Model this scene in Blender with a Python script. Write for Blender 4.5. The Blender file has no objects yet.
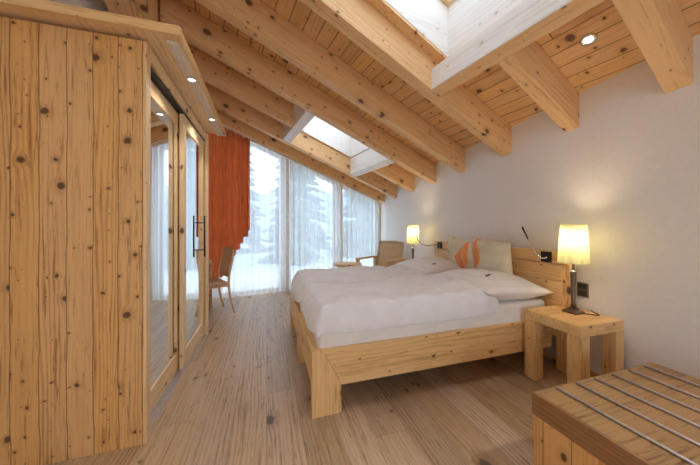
import bpy, bmesh, math, random
from mathutils import Vector, Matrix, noise
random.seed(7)
S = bpy.context.scene
COL = S.collection
PI = math.pi

# ------------------------------------------------------------------ room geometry constants (metres)
PH = 0.18                      # the roof and the window front are turned by this angle to the bed wall
CA, SA = math.cos(PH), math.sin(PH)
K = 0.362                      # roof pitch
Z0 = 3.54                     # underside of the roof boards above the origin
XW = 2.66                      # bed wall
XL = -1.42                     # wall behind the wardrobe
YB = -2.6                      # wall behind the viewer
BW = 5.45                      # window front (in the turned frame)
RD = 0.31                      # rafter depth
AR = -0.60                     # ridge


def AB(A, B, z):
    return Vector((A * CA - B * SA, A * SA + B * CA, z))


def zroof(A, B):
    s = Z0 - K * A - 0.013 * (B - 1.2)
    if A < AR:
        s = Z0 - K * AR - 0.013 * (B - 1.2) + K * (A - AR)
    return s


def toAB(x, y):
    return (x * CA + y * SA, -x * SA + y * CA)


# ------------------------------------------------------------------ materials
class NT:
    def __init__(self, name):
        self.m = bpy.data.materials.new(name)
        self.m.use_nodes = True
        self.t = self.m.node_tree
        self.t.nodes.clear()
        self.out = self.n('ShaderNodeOutputMaterial')

    def n(self, typ, **kw):
        nd = self.t.nodes.new(typ)
        for k, v in kw.items():
            setattr(nd, k, v)
        return nd

    def link(self, a, b):
        self.t.links.new(a, b)

    def put(self, sock, v):
        if isinstance(v, bpy.types.NodeSocket):
            self.link(v, sock)
        elif v is not None:
            sock.default_value = v

    def math(self, op, a, b=None, c=None, clamp=False):
        nd = self.n('ShaderNodeMath', operation=op)
        nd.use_clamp = clamp
        self.put(nd.inputs[0], a)
        if b is not None:
            self.put(nd.inputs[1], b)
        if c is not None:
            self.put(nd.inputs[2], c)
        return nd.outputs[0]

    def xyz(self, x, y, z):
        nd = self.n('ShaderNodeCombineXYZ')
        self.put(nd.inputs[0], x); self.put(nd.inputs[1], y); self.put(nd.inputs[2], z)
        return nd.outputs[0]

    def sep(self, v):
        nd = self.n('ShaderNodeSeparateXYZ')
        self.link(v, nd.inputs[0])
        return nd.outputs

    def vmath(self, op, a, b):
        nd = self.n('ShaderNodeVectorMath', operation=op)
        self.put(nd.inputs[0], a); self.put(nd.inputs[1], b)
        return nd.outputs[0]

    def mix(self, f, a, b, mode='MIX'):
        nd = self.n('ShaderNodeMix', data_type='RGBA', blend_type=mode)
        self.put(nd.inputs['Factor'], f)
        for s, v in ((6, a), (7, b)):
            if isinstance(v, tuple):
                v = (v[0], v[1], v[2], 1)
            self.put(nd.inputs[s], v)
        return nd.outputs[2]

    def ramp(self, v, lo, hi, a=0.0, b=1.0):
        nd = self.n('ShaderNodeMapRange', interpolation_type='SMOOTHSTEP')
        self.put(nd.inputs[0], v)
        nd.inputs[1].default_value = lo; nd.inputs[2].default_value = hi
        nd.inputs[3].default_value = a; nd.inputs[4].default_value = b
        return nd.outputs[0]

    def noise(self, vec, scale, detail=3, rough=0.5, dist=0.0):
        nd = self.n('ShaderNodeTexNoise')
        self.put(nd.inputs['Vector'], vec)
        nd.inputs['Scale'].default_value = scale
        nd.inputs['Detail'].default_value = detail
        nd.inputs['Roughness'].default_value = rough
        nd.inputs['Distortion'].default_value = dist
        return nd.outputs['Fac']

    def white(self, v, dims='1D'):
        nd = self.n('ShaderNodeTexWhiteNoise', noise_dimensions=dims)
        if dims == '1D':
            self.put(nd.inputs['W'], v)
        else:
            self.put(nd.inputs['Vector'], v)
        return nd.outputs['Value']

    def bump(self, h, strength, dist=0.01):
        nd = self.n('ShaderNodeBump')
        nd.inputs['Strength'].default_value = strength
        nd.inputs['Distance'].default_value = dist
        self.link(h, nd.inputs['Height'])
        return nd.outputs[0]

    def principled(self, color, rough=0.5, metal=0.0, normal=None, **kw):
        nd = self.n('ShaderNodeBsdfPrincipled')
        if isinstance(color, tuple):
            color = (color[0], color[1], color[2], 1)
        self.put(nd.inputs['Base Color'], color)
        self.put(nd.inputs['Roughness'], rough)
        self.put(nd.inputs['Metallic'], metal)
        if normal is not None:
            self.link(normal, nd.inputs['Normal'])
        for k, v in kw.items():
            self.put(nd.inputs[k], v)
        self.link(nd.outputs[0], self.out.inputs[0])
        return nd


def srgb(r, g, b):
    f = lambda c: (c / 255 / 12.92) if c / 255 <= 0.04045 else ((c / 255 + 0.055) / 1.055) ** 2.4
    return (f(r), f(g), f(b))


def wood(name, base, dark, knot=(0.10, 0.045, 0.015), grain='x', plank=None, across='y', joint=None,
         knots=0.5, kscale=3.2, krad=0.10, rough=0.5, contrast=0.5, tint=0.0, seam=0.004, wscale=7.0, kstretch=0.55, coat=0.0, seam_col=None, warpamp=34.0, wander=0.0, seamf=0.8, gs=1.35):
    """Sawn softwood or oak: streaky grain along one object axis, dark knots, optional plank seams."""
    N = NT(name)
    tc = N.n('ShaderNodeTexCoord').outputs['Object']
    oi = N.n('ShaderNodeObjectInfo').outputs['Random']
    off = N.math('MULTIPLY', oi, 41.0)
    s = N.sep(tc)
    ax = {'x': s[0], 'y': s[1], 'z': s[2]}
    w = ax[grain]
    u = ax[across]
    third = [a for a in 'xyz' if a not in (grain, across)][0]
    v = ax[third]
    rnd = oi
    seammask = None
    if plank:
        uw = N.math('ADD', u, N.math('MULTIPLY', N.math('SUBTRACT', N.noise(N.xyz(0.0, 0.0, w), 2.2, 3), 0.5), wander))
        q = N.math('DIVIDE', uw, plank)
        idx = N.math('FLOOR', q)
        fr = N.math('SUBTRACT', q, idx)
        rnd = N.white(N.math('ADD', idx, 0.37))
        d = N.math('MULTIPLY', N.math('MINIMUM', fr, N.math('SUBTRACT', 1.0, fr)), plank)
        seammask = N.ramp(d, seam * 0.3, seam, 1.0, 0.0)
        if joint:
            q2 = N.math('ADD', N.math('DIVIDE', w, joint), N.math('MULTIPLY', rnd, 7.31))
            i2 = N.math('FLOOR', q2)
            f2 = N.math('SUBTRACT', q2, i2)
            rnd = N.white(N.xyz(idx, i2, 0.5), '3D')
            d2 = N.math('MULTIPLY', N.math('MINIMUM', f2, N.math('SUBTRACT', 1.0, f2)), joint)
            seammask = N.math('MAXIMUM', seammask, N.ramp(d2, seam * 0.3, seam, 1.0, 0.0))
        off = N.math('MULTIPLY', rnd, 53.0)
    u2 = N.math('ADD', u, off)
    v2 = N.math('ADD', v, N.math('MULTIPLY', off, 0.37))
    w2 = N.math('ADD', w, N.math('MULTIPLY', off, 1.7))
    # knots
    # branches run obliquely through the timber, so every face cuts some of them
    ku = N.math('MULTIPLY', N.math('ADD', u2, v2), 0.78)
    wob = N.math('MULTIPLY', N.math('SUBTRACT', N.noise(N.xyz(u2, v2, w2), 30.0, 2), 0.5), 0.012)
    kv = N.xyz(N.math('ADD', ku, wob), N.math('ADD', N.math('MULTIPLY', w2, kstretch), wob), 0.0)
    kmask = khalo = None
    for sc_, rr_, on_ in ((kscale, krad, knots), (kscale * 2.1, krad * 0.75, knots * 0.6)):
        vor = N.n('ShaderNodeTexVoronoi', feature='F1', voronoi_dimensions='2D')
        N.link(kv, vor.inputs['Vector'])
        vor.inputs['Scale'].default_value = sc_
        kc = N.sep(vor.outputs['Color'])
        kon = N.math('LESS_THAN', kc[0], on_)
        kr = N.math('MULTIPLY', N.math('ADD', N.math('POWER', kc[1], 2.0), 0.30), rr_)
        rel = N.math('DIVIDE', vor.outputs['Distance'], kr)
        m_ = N.math('MULTIPLY', N.ramp(rel, 0.55, 1.05, 1.0, 0.0), kon)
        h_ = N.math('MULTIPLY', N.ramp(rel, 0.8, 2.8, 1.0, 0.0), kon)
        kmask = m_ if kmask is None else N.math('MAXIMUM', kmask, m_)
        khalo = h_ if khalo is None else N.math('MAXIMUM', khalo, h_)
    # grain
    gv = N.xyz(N.math('MULTIPLY', u2, gs), N.math('MULTIPLY', v2, gs), N.math('MULTIPLY', w2, 0.07 * gs))
    warp = N.noise(N.xyz(u2, v2, N.math('MULTIPLY', w2, 0.09)), 6.5, 3)
    ph = N.math('ADD', N.math('MULTIPLY', N.math('ADD', u2, N.math('MULTIPLY', v2, 0.8)), wscale * 2 * PI),
                N.math('ADD', N.math('MULTIPLY', warp, warpamp), N.math('MULTIPLY', khalo, 3.5)))
    rings = N.math('ADD', N.math('MULTIPLY', N.math('SINE', ph), 0.5), 0.5)
    rings = N.math('POWER', rings, 1.6)
    fine = N.noise(gv, 110.0, 3, 0.6)
    broad = N.noise(gv, 14.0, 3, 0.55)
    rings = N.math('MULTIPLY', rings, N.ramp(N.noise(gv, 5.0, 2), 0.35, 0.68, 0.15, 1.0))
    streak = N.ramp(N.noise(gv, 46.0, 4, 0.65), 0.54, 0.74)
    g = N.math('ADD', N.math('MULTIPLY', rings, 0.30), N.math('ADD', N.math('MULTIPLY', fine, 0.35), N.math('ADD', N.math('MULTIPLY', broad, 0.5), N.math('MULTIPLY', streak, 0.5))))
    gf = N.math('MULTIPLY', N.ramp(g, 0.34, 0.98), min(1.0, contrast * 1.3))
    col = N.mix(gf, base, dark)
    if tint:
        hsv = N.n('ShaderNodeHueSaturation')
        N.link(col, hsv.inputs['Color'])
        r3 = N.white(N.math('ADD', N.math('MULTIPLY', rnd, 91.7), 3.3))
        N.link(N.math('ADD', N.math('MULTIPLY', rnd, tint), 1 - tint / 2), hsv.inputs['Value'])
        N.link(N.math('ADD', N.math('MULTIPLY', r3, tint * 0.7), 1 - tint * 0.35), hsv.inputs['Saturation'])
        col = hsv.outputs[0]
    col = N.mix(N.math('MULTIPLY', khalo, 0.35), col, dark)
    col = N.mix(N.math('MULTIPLY', kmask, 0.9), col, knot)
    h = N.math('MULTIPLY', fine, 0.4)
    if seammask is not None:
        sc = seam_col or tuple(c * 0.3 for c in dark)
        col = N.mix(N.math('MULTIPLY', seammask, seamf), col, sc)
        h = N.math('SUBTRACT', h, N.math('MULTIPLY', seammask, 1.2))
    nb = N.bump(h, 0.25, 0.004)
    N.principled(col, rough, 0.0, nb, **({'Coat Weight': coat, 'Coat Roughness': 0.3} if coat else {}))
    return N.m


def plain(name, color, rough=0.5, metal=0.0, nscale=0, namp=0.1, bump=0.0, **kw):
    N = NT(name)
    c = color
    nb = None
    if nscale:
        tc = N.n('ShaderNodeTexCoord').outputs['Object']
        f = N.noise(tc, nscale, 4)
        c = N.mix(N.ramp(f, 0.3, 0.7), tuple(x * (1 - namp) for x in color), tuple(min(1, x * (1 + namp)) for x in color))
        if bump:
            nb = N.bump(f, bump, 0.01)
    N.principled(c, rough, metal, nb, **kw)
    return N.m


def emit(name, color, strength):
    N = NT(name)
    e = N.n('ShaderNodeEmission')
    e.inputs[0].default_value = (*color, 1)
    e.inputs[1].default_value = strength
    N.link(e.outputs[0], N.out.inputs[0])
    return N.m


def linen(name, color, weave=420, rough=0.9, bump=0.15, sub=0.0, stripe=0.0):
    N = NT(name)
    tc = N.n('ShaderNodeTexCoord').outputs['Object']
    s = N.sep(tc)
    a = N.math('SINE', N.math('MULTIPLY', s[0], weave * 1.0))
    b = N.math('SINE', N.math('MULTIPLY', s[1], weave * 1.0))
    f = N.noise(tc, 9, 4)
    c = N.mix(N.ramp(f, 0.3, 0.7), tuple(x * 0.94 for x in color), color)
    if stripe:
        st = N.ramp(N.math('SINE', N.math('MULTIPLY', s[1], 150.0)), 0.2, 0.8)
        c = N.mix(N.math('MULTIPLY', st, stripe), c, tuple(x * 0.86 for x in color))
    h = N.math('ADD', N.math('MULTIPLY', a, b), N.math('MULTIPLY', N.noise(tc, 60, 3), 2.0))
    N.principled(c, rough, 0, N.bump(h, bump, 0.003), **{'Sheen Weight': 0.15})
    return N.m


def sheer(name, tint, open_, trans):
    """Thin see-through voile: part holes, part bright translucent thread."""
    N = NT(name)
    tc = N.n('ShaderNodeTexCoord').outputs['Object']
    s = N.sep(tc)
    th = N.noise(N.xyz(N.math('MULTIPLY', s[0], 1.0), s[1], N.math('MULTIPLY', s[2], 0.02)), 60, 2)
    tr = N.n('ShaderNodeBsdfTransparent')
    tl = N.n('ShaderNodeBsdfTranslucent'); tl.inputs[0].default_value = (*tint, 1)
    df = N.n('ShaderNodeBsdfDiffuse'); df.inputs[0].default_value = (*tint, 1)
    m1 = N.n('ShaderNodeMixShader'); m1.inputs[0].default_value = trans
    N.link(df.outputs[0], m1.inputs[1]); N.link(tl.outputs[0], m1.inputs[2])
    m2 = N.n('ShaderNodeMixShader')
    N.link(N.math('ADD', N.math('MULTIPLY', N.ramp(th, 0.3, 0.7), 0.08), open_ - 0.04), m2.inputs[0])
    N.link(m1.outputs[0], m2.inputs[1]); N.link(tr.outputs[0], m2.inputs[2])
    N.link(m2.outputs[0], N.out.inputs[0])
    return N.m


def cloth_trans(name, color, trans=0.35):
    N = NT(name)
    tc = N.n('ShaderNodeTexCoord').outputs['Object']
    s = N.sep(tc)
    f = N.noise(N.xyz(s[0], s[1], N.math('MULTIPLY', s[2], 0.1)), 40, 3)
    c = N.mix(N.ramp(f, 0.3, 0.7), tuple(x * 0.8 for x in color), color)
    tl = N.n('ShaderNodeBsdfTranslucent'); N.link(c, tl.inputs[0])
    df = N.n('ShaderNodeBsdfDiffuse'); N.link(c, df.inputs[0])
    m1 = N.n('ShaderNodeMixShader'); m1.inputs[0].default_value = trans
    N.link(df.outputs[0], m1.inputs[1]); N.link(tl.outputs[0], m1.inputs[2])
    N.link(m1.outputs[0], N.out.inputs[0])
    return N.m


def glass(name, tint=(0.95, 0.98, 1.0)):
    N = NT(name)
    tr = N.n('ShaderNodeBsdfTransparent'); tr.inputs[0].default_value = (*tint, 1)
    gl = N.n('ShaderNodeBsdfGlossy'); gl.inputs['Roughness'].default_value = 0.02
    m = N.n('ShaderNodeMixShader'); m.inputs[0].default_value = 0.06
    N.link(tr.outputs[0], m.inputs[1]); N.link(gl.outputs[0], m.inputs[2])
    N.link(m.outputs[0], N.out.inputs[0])
    return N.m


KN = (0.085, 0.03, 0.010)
M = {}
M['panel_old'] = wood('old_larch_panel', srgb(222, 174, 112), srgb(164, 110, 58), KN, grain='z', across='x', plank=0.118,
                      knots=0.75, kscale=6.5, krad=0.105, kstretch=0.75, rough=0.45, contrast=0.75, tint=0.16, seam=0.0035, wscale=42, warpamp=40, wander=0.03, seamf=0.65, seam_col=srgb(96, 56, 24))
for a in 'xyz':
    ac = {'x': 'y', 'y': 'x', 'z': 'x'}[a]
    M['spruce_' + a] = wood('spruce_' + a, srgb(238, 206, 158), srgb(204, 156, 100), KN, grain=a, across=ac, knots=0.4, kscale=6, krad=0.1, rough=0.5, contrast=0.6, wscale=40)
    M['bed_' + a] = wood('larch_bed_' + a, srgb(234, 194, 134), srgb(188, 138, 80), KN, grain=a, across=ac, knots=0.55, kscale=6.5, krad=0.12, rough=0.42, contrast=0.65, wscale=36)
M['rafter'] = wood('rafter_spruce', srgb(235, 192, 138), srgb(190, 134, 82), (0.11, 0.045, 0.018), grain='x', across='y', knots=0.65, kscale=5.5, krad=0.13, rough=0.6, contrast=0.5, wscale=32)
M['roof_board'] = wood('roof_board', srgb(232, 190, 134), srgb(192, 140, 86), (0.11, 0.045, 0.018), grain='y', across='x', plank=0.135, joint=2.4,
                       knots=0.6, kscale=6.5, krad=0.13, rough=0.6, contrast=0.6, tint=0.14, seam=0.006, wscale=36, seam_col=srgb(96, 54, 26))
M['white_board'] = wood('whitewashed_board', srgb(242, 238, 232), srgb(216, 208, 198), srgb(186, 172, 156), grain='x', across='z', knots=0.4, kscale=5, krad=0.11, rough=0.6, contrast=0.6, wscale=20)
M['oak_floor'] = wood('oak_floor', srgb(192, 165, 134), srgb(114, 86, 60), (0.085, 0.055, 0.035), grain='y', across='x', plank=0.215, joint=2.5,
                      knots=0.4, kscale=3.2, krad=0.1, kstretch=0.5, rough=0.38, contrast=0.6, gs=2.0, tint=0.36, seamf=0.45, seam=0.0026, wscale=34, warpamp=34, seam_col=srgb(110, 88, 68))
M['bench_top'] = wood('oak_bench_top', srgb(164, 128, 84), srgb(106, 76, 46), (0.09, 0.045, 0.02), grain='x', across='y', knots=0.35, kscale=4.5, krad=0.1, rough=0.4, contrast=0.75, wscale=36, warpamp=30)
M['bench_side'] = wood('oak_bench_side', srgb(158, 114, 70), srgb(112, 76, 42), (0.09, 0.045, 0.02), grain='y', across='z', knots=0.2, kscale=4.5, krad=0.08, rough=0.4, contrast=0.6, wscale=40)
M['bench_body'] = wood('bench_body_plank', srgb(224, 174, 112), srgb(180, 126, 68), KN, grain='z', across='y', plank=0.13, knots=0.5, kscale=6, krad=0.12, rough=0.45, contrast=0.6, tint=0.12, seam=0.003, wscale=40)
M['chair_wood'] = wood('beech', srgb(232, 196, 150), srgb(200, 158, 110), KN, grain='z', across='x', knots=0.0, rough=0.4, contrast=0.4, wscale=40)
M['plaster'] = plain('wall_plaster', srgb(238, 234, 229), 0.9, nscale=34, namp=0.015, bump=0.10)
M['plaster_warm'] = plain('ceiling_plaster', srgb(236, 224, 206), 0.9, nscale=20, namp=0.03, bump=0.15)
M['frame_white'] = plain('pale_window_frame', srgb(222, 210, 192), 0.5, nscale=14, namp=0.05)
M['dark_metal'] = plain('dark_bronze', srgb(120, 104, 88), 0.35, 0.8, nscale=30, namp=0.15)
M['strip'] = wood('pale_grey_strip', srgb(226, 210, 188), srgb(190, 168, 140), KN, grain='y', across='x', knots=0.4, kscale=6, krad=0.1, rough=0.5, contrast=0.6, wscale=40)
M['black_metal'] = plain('blackened_steel', srgb(52, 52, 54), 0.4, 0.7, nscale=30, namp=0.1)
M['steel'] = plain('brushed_steel', srgb(205, 202, 206), 0.35, 0.75, nscale=60, namp=0.06)
M['chrome'] = plain('chrome', srgb(225, 225, 225), 0.12, 1.0, nscale=60, namp=0.03)
M['mirror'] = plain('mirror', (0.86, 0.89, 0.90), 0.015, 1.0, nscale=3, namp=0.01)
M['socket'] = plain('grey_socket', srgb(120, 112, 100), 0.4, 0.2, nscale=30, namp=0.05)
M['socket_dark'] = plain('dark_socket', srgb(70, 64, 58), 0.4, 0.1, nscale=30, namp=0.05)
M['black'] = plain('black_rubber', (0.02, 0.02, 0.02), 0.6, nscale=30, namp=0.1)
M['duvet'] = linen('duvet_cotton', srgb(234, 231, 232), 300, 0.9, 0.2)
M['pillow'] = linen('pillow_cotton', srgb(238, 232, 226), 300, 0.9, 0.2, stripe=0.5)
M['sheet'] = linen('sheet_cotton', srgb(240, 236, 230), 400, 0.9, 0.15)
M['tag'] = plain('dark_violet_thread', srgb(70, 58, 92), 0.8, nscale=80, namp=0.2)
M['upholstery'] = linen('tan_upholstery', srgb(216, 178, 138), 500, 0.9, 0.4, stripe=0.4)
M['upholstery_beige'] = linen('beige_weave', srgb(234, 206, 168), 420, 0.9, 0.5, stripe=0.5)
M['seat_grey'] = linen('grey_seat', srgb(180, 170, 160), 420, 0.9, 0.4)
M['sheer'] = sheer('sheer_voile', (0.95, 0.98, 1.0), 0.34, 0.70)
M['orange'] = cloth_trans('orange_curtain', srgb(242, 160, 108), 0.14)
M['shade'] = cloth_trans('lamp_shade_cream', (0.84, 0.83, 0.56), 0.36)
M['glass'] = glass('window_glass')
M['bulb'] = emit('lit_bulb', (1.0, 0.86, 0.55), 6.0)
M['spot'] = emit('lit_spot_lens', (1.0, 0.94, 0.84), 3.0)
M['snow'] = plain('snowy_ground', srgb(204, 222, 240), 0.9, nscale=2, namp=0.06)  # blue of snow in shade under open sky, put into the colour
M['terrace'] = plain('pale_terrace_stone', srgb(225, 224, 220), 0.8, nscale=6, namp=0.06)
M['hill'] = plain('wooded_slope', srgb(150, 172, 190), 0.95, nscale=1.2, namp=0.3)  # bluish like the snow: skylit shade put into the colour
M['needles'] = plain('conifer_needles', srgb(96, 122, 104), 0.8, nscale=5, namp=0.4)
M['bark'] = plain('bark', srgb(96, 78, 62), 0.9, nscale=12, namp=0.3)


def cushion_mat(name, cx):
    """Cream linen with a printed orange leaf."""
    N = NT(name)
    tc = N.n('ShaderNodeTexCoord').outputs['Object']
    s = N.sep(tc)
    x = N.math('SUBTRACT', s[0], cx)
    z = s[2]
    nz = N.noise(tc, 7, 3)
    xx = N.math('ADD', x, N.math('MULTIPLY', N.math('SUBTRACT', nz, 0.5), 0.12))
    xs = N.math('ADD', xx, N.math('MULTIPLY', z, -0.28))
    wv = N.math('MULTIPLY', N.math('SUBTRACT', 0.26, N.math('ABSOLUTE', z)), 0.50)
    leaf = N.ramp(N.math('SUBTRACT', wv, N.math('ABSOLUTE', xs)), 0.0, 0.015)
    stripe = N.ramp(N.math('SINE', N.math('ADD', N.math('MULTIPLY', xs, 70.0), N.math('MULTIPLY', z, 22.0))), 0.55, 0.8)
    leafm = N.math('MULTIPLY', leaf, N.math('SUBTRACT', 1.0, N.math('MULTIPLY', stripe, 0.45)))
    base = N.mix(N.ramp(N.noise(tc, 5, 4), 0.35, 0.65), srgb(208, 194, 162), srgb(226, 214, 186))
    col = N.mix(leafm, base, N.mix(nz, srgb(232, 130, 62), srgb(240, 158, 88)))
    h = N.noise(tc, 160, 2)
    N.principled(col, 0.85, 0, N.bump(h, 0.2, 0.002))
    return N.m


# ------------------------------------------------------------------ mesh helpers
def link(o, parent=None):
    COL.objects.link(o)
    if parent is not None:
        o.parent = parent
    return o


def finish(bm, name, mat, parent=None, loc=(0, 0, 0), rot=(0, 0, 0), smooth=False, matrix=None):
    bmesh.ops.recalc_face_normals(bm, faces=bm.faces)
    me = bpy.data.meshes.new(name)
    bm.to_mesh(me)
    bm.free()
    for p in me.polygons:
        p.use_smooth = smooth
    if isinstance(mat, (list, tuple)):
        for m in mat:
            me.materials.append(m)
    else:
        me.materials.append(mat)
    o = bpy.data.objects.new(name, me)
    if matrix is not None:
        o.matrix_basis = matrix
    else:
        o.location = loc
        o.rotation_euler = rot
    return link(o, parent)


def tag(o, label=None, cat=None, group=None, kind=None):
    if label: o['label'] = label
    if cat: o['category'] = cat
    if group: o['group'] = group
    if kind: o['kind'] = kind
    return o


def thing(name, label, cat, loc=(0, 0, 0), rz=0.0, group=None):
    o = bpy.data.objects.new(name, None)
    o.empty_display_size = 0.1
    o.location = loc
    o.rotation_euler = (0, 0, rz)
    link(o)
    return tag(o, label, cat, group)


def copy_tree(o, parent=None):
    c = o.copy()
    COL.objects.link(c)
    if parent is not None:
        c.parent = parent
    for ch in [q for q in bpy.data.objects if q.parent == o]:
        copy_tree(ch, c)
    return c


def add_box(bm, lo, hi, bevel=0.0, seg=2):
    r = bmesh.ops.create_cube(bm, size=1.0)
    vs = r['verts']
    for v in vs:
        v.co = Vector([lo[i] + (v.co[i] + 0.5) * (hi[i] - lo[i]) for i in range(3)])
    if bevel:
        es = list({e for v in vs for e in v.link_edges})
        bmesh.ops.bevel(bm, geom=es, offset=bevel, segments=seg, affect='EDGES', profile=0.6)


def box(name, lo, hi, mat, parent=None, bevel=0.004, **kw):
    """Box between two corners, its origin at its own centre."""
    c = Vector([(lo[i] + hi[i]) / 2 for i in range(3)])
    h = Vector([(hi[i] - lo[i]) / 2 for i in range(3)])
    bm = bmesh.new()
    add_box(bm, -h, h, bevel)
    o = finish(bm, name, mat, parent, c, **kw)
    return o


def hexa(name, vs, mat, parent=None, matrix=None, bevel=0.0, smooth=False):
    """vs: 8 points, bottom ring then top ring, world coordinates; matrix: the local frame of the object."""
    mi = matrix.inverted() if matrix is not None else Matrix()
    bm = bmesh.new()
    v = [bm.verts.new(mi @ Vector(p)) for p in vs]
    for f in ((0, 1, 2, 3), (4, 5, 6, 7), (0, 1, 5, 4), (1, 2, 6, 5), (2, 3, 7, 6), (3, 0, 4, 7)):
        bm.faces.new([v[i] for i in f])
    if bevel:
        bmesh.ops.bevel(bm, geom=bm.edges[:], offset=bevel, segments=2, affect='EDGES', profile=0.6)
    return finish(bm, name, mat, parent, matrix=matrix, smooth=smooth)


def extrude_poly(name, pts, vec, mat, parent=None, matrix=None):
    mi = matrix.inverted() if matrix is not None else Matrix()
    r = mi.to_3x3()
    bm = bmesh.new()
    a = [bm.verts.new(mi @ Vector(p)) for p in pts]
    b = [bm.verts.new(mi @ Vector(p) + r @ Vector(vec)) for p in pts]
    n = len(a)
    bm.faces.new(a)
    bm.faces.new(b[::-1])
    for i in range(n):
        bm.faces.new((a[i], a[(i + 1) % n], b[(i + 1) % n], b[i]))
    return finish(bm, name, mat, parent, matrix=matrix)


def add_tube(bm, pts, r, seg=10, caps=True, closed=False):
    pts = [Vector(p) for p in pts]
    n = len(pts)
    rings = []
    up = None
    for i, p in enumerate(pts):
        t = (pts[min(i + 1, n - 1)] - pts[max(i - 1, 0)]).normalized()
        if up is None:
            up = Vector((0, 0, 1)) if abs(t.z) < 0.9 else Vector((1, 0, 0))
        sx = t.cross(up).normalized()
        up = sx.cross(t).normalized()
        rr = r[i] if isinstance(r, (list, tuple)) else r
        rings.append([bm.verts.new(p + (sx * math.cos(2 * PI * k / seg) + up * math.sin(2 * PI * k / seg)) * rr) for k in range(seg)])
    for a, b in zip(rings, rings[1:]):
        for k in range(seg):
            bm.faces.new((a[k], a[(k + 1) % seg], b[(k + 1) % seg], b[k]))
    if caps:
        bm.faces.new(rings[0][::-1])
        bm.faces.new(rings[-1])


def tube(name, pts, r, mat, parent=None, seg=10, **kw):
    bm = bmesh.new()
    add_tube(bm, pts, r, seg)
    return finish(bm, name, mat, parent, smooth=True, **kw)


def spline(ctrl, n=24):
    """Catmull-Rom through the control points."""
    P = [Vector(p) for p in ctrl]
    P = [P[0] * 2 - P[1]] + P + [P[-1] * 2 - P[-2]]
    out = []
    segs = len(P) - 3
    for i in range(segs):
        for k in range(n // segs + 1):
            t = k / (n // segs + 1)
            a, b, c, d = P[i:i + 4]
            out.append(0.5 * (2 * b + (c - a) * t + (2 * a - 5 * b + 4 * c - d) * t * t + (3 * b - a - 3 * c + d) * t ** 3))
    out.append(P[-2])
    return out


def lathe(name, prof, mat, parent=None, seg=32, loc=(0, 0, 0), square=False, cap=True, rot=(0, 0, 0), smooth=True):
    """Turn a profile of (r, z) about the vertical; square=True makes it four-sided."""
    bm = bmesh.new()
    n = 4 if square else seg
    rings = []
    for r, z in prof:
        rings.append([bm.verts.new((r * math.cos(2 * PI * (k + (0.5 if square else 0)) / n), r * math.sin(2 * PI * (k + (0.5 if square else 0)) / n), z)) for k in range(n)])
    for a, b in zip(rings, rings[1:]):
        for k in range(n):
            bm.faces.new((a[k], a[(k + 1) % n], b[(k + 1) % n], b[k]))
    if cap:
        bm.faces.new(rings[0][::-1])
        bm.faces.new(rings[-1])
    return finish(bm, name, mat, parent, loc, rot, smooth=smooth and not square)


# ------------------------------------------------------------------ the room shell
def struct(o):
    o['kind'] = 'structure'
    return o


# floor: its far edge follows the turned window front
def front(x, B=BW + 0.1):
    return (B + x * SA) / CA


bm = bmesh.new()
pts = [(XL - 0.1, YB - 0.1), (XW + 0.1, YB - 0.1), (XW + 0.1, front(XW + 0.1)), (XL - 0.1, front(XL - 0.1))]
a = [bm.verts.new((x, y, -0.12)) for x, y in pts]
b = [bm.verts.new((x, y, 0.0)) for x, y in pts]
bm.faces.new(a[::-1]); bm.faces.new(b)
for i in range(4):
    bm.faces.new((a[i], a[(i + 1) % 4], b[(i + 1) % 4], b[i]))
struct(finish(bm, 'floor', M['oak_floor']))

# bed wall and the wall behind the wardrobe, their tops cut along the roof


def side_wall(name, x0, x1, inner):
    ys = [YB - 0.1, front(inner, BW + 0.1)]
    pts = [(inner, ys[0], 0.0), (inner, ys[1], 0.0)]
    tops = []
    for y in (ys[1], ys[0]):
        A, B = toAB(inner, y)
        tops.append((inner, y, zroof(A, B) + 0.02))
    return struct(extrude_poly(name, pts + tops, (x1 - x0, 0, 0), M['plaster']))


side_wall('wall_right', 0, 0.14, XW)
side_wall('wall_left', 0, -0.14, XL)

# wall behind the viewer, with an unseen wide window added to light the room
yb = YB


def ztop(x, y):
    A, B = toAB(x, y)
    return zroof(A, B) + 0.02


def xz_prism(name, pts, y0, y1, mat, kind=None):
    o = extrude_poly(name, [(x, y0, z) for x, z in pts], (0, y1 - y0, 0), mat)
    return o


xr = AR * CA - 0  # ridge sits close to this x near the back wall
A_r, _ = toAB(0, yb)
ridge_x = (AR - yb * SA) / CA
bw0, bw1, bz0, bz1 = -0.9, 2.1, 0.25, 2.15
back = bmesh.new()


def wall_piece(bm, pts):
    f = [bm.verts.new((x, yb, z)) for x, z in pts]
    g = [bm.verts.new((x, yb - 0.14, z)) for x, z in pts]
    n = len(f)
    bm.faces.new(f); bm.faces.new(g[::-1])
    for i in range(n):
        bm.faces.new((f[i], f[(i + 1) % n], g[(i + 1) % n], g[i]))


wall_piece(back, [(XL, 0), (XW, 0), (XW, bz0), (XL, bz0)])
wall_piece(back, [(XL, bz0), (bw0, bz0), (bw0, bz1), (XL, bz1)])
wall_piece(back, [(bw1, bz0), (XW, bz0), (XW, bz1), (bw1, bz1)])
wall_piece(back, [(XL, bz1), (XW, bz1), (XW, ztop(XW, yb)), (ridge_x, ztop(ridge_x, yb)), (XL, ztop(XL, yb))])
struct(finish(back, 'wall_back', M['plaster']))


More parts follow.
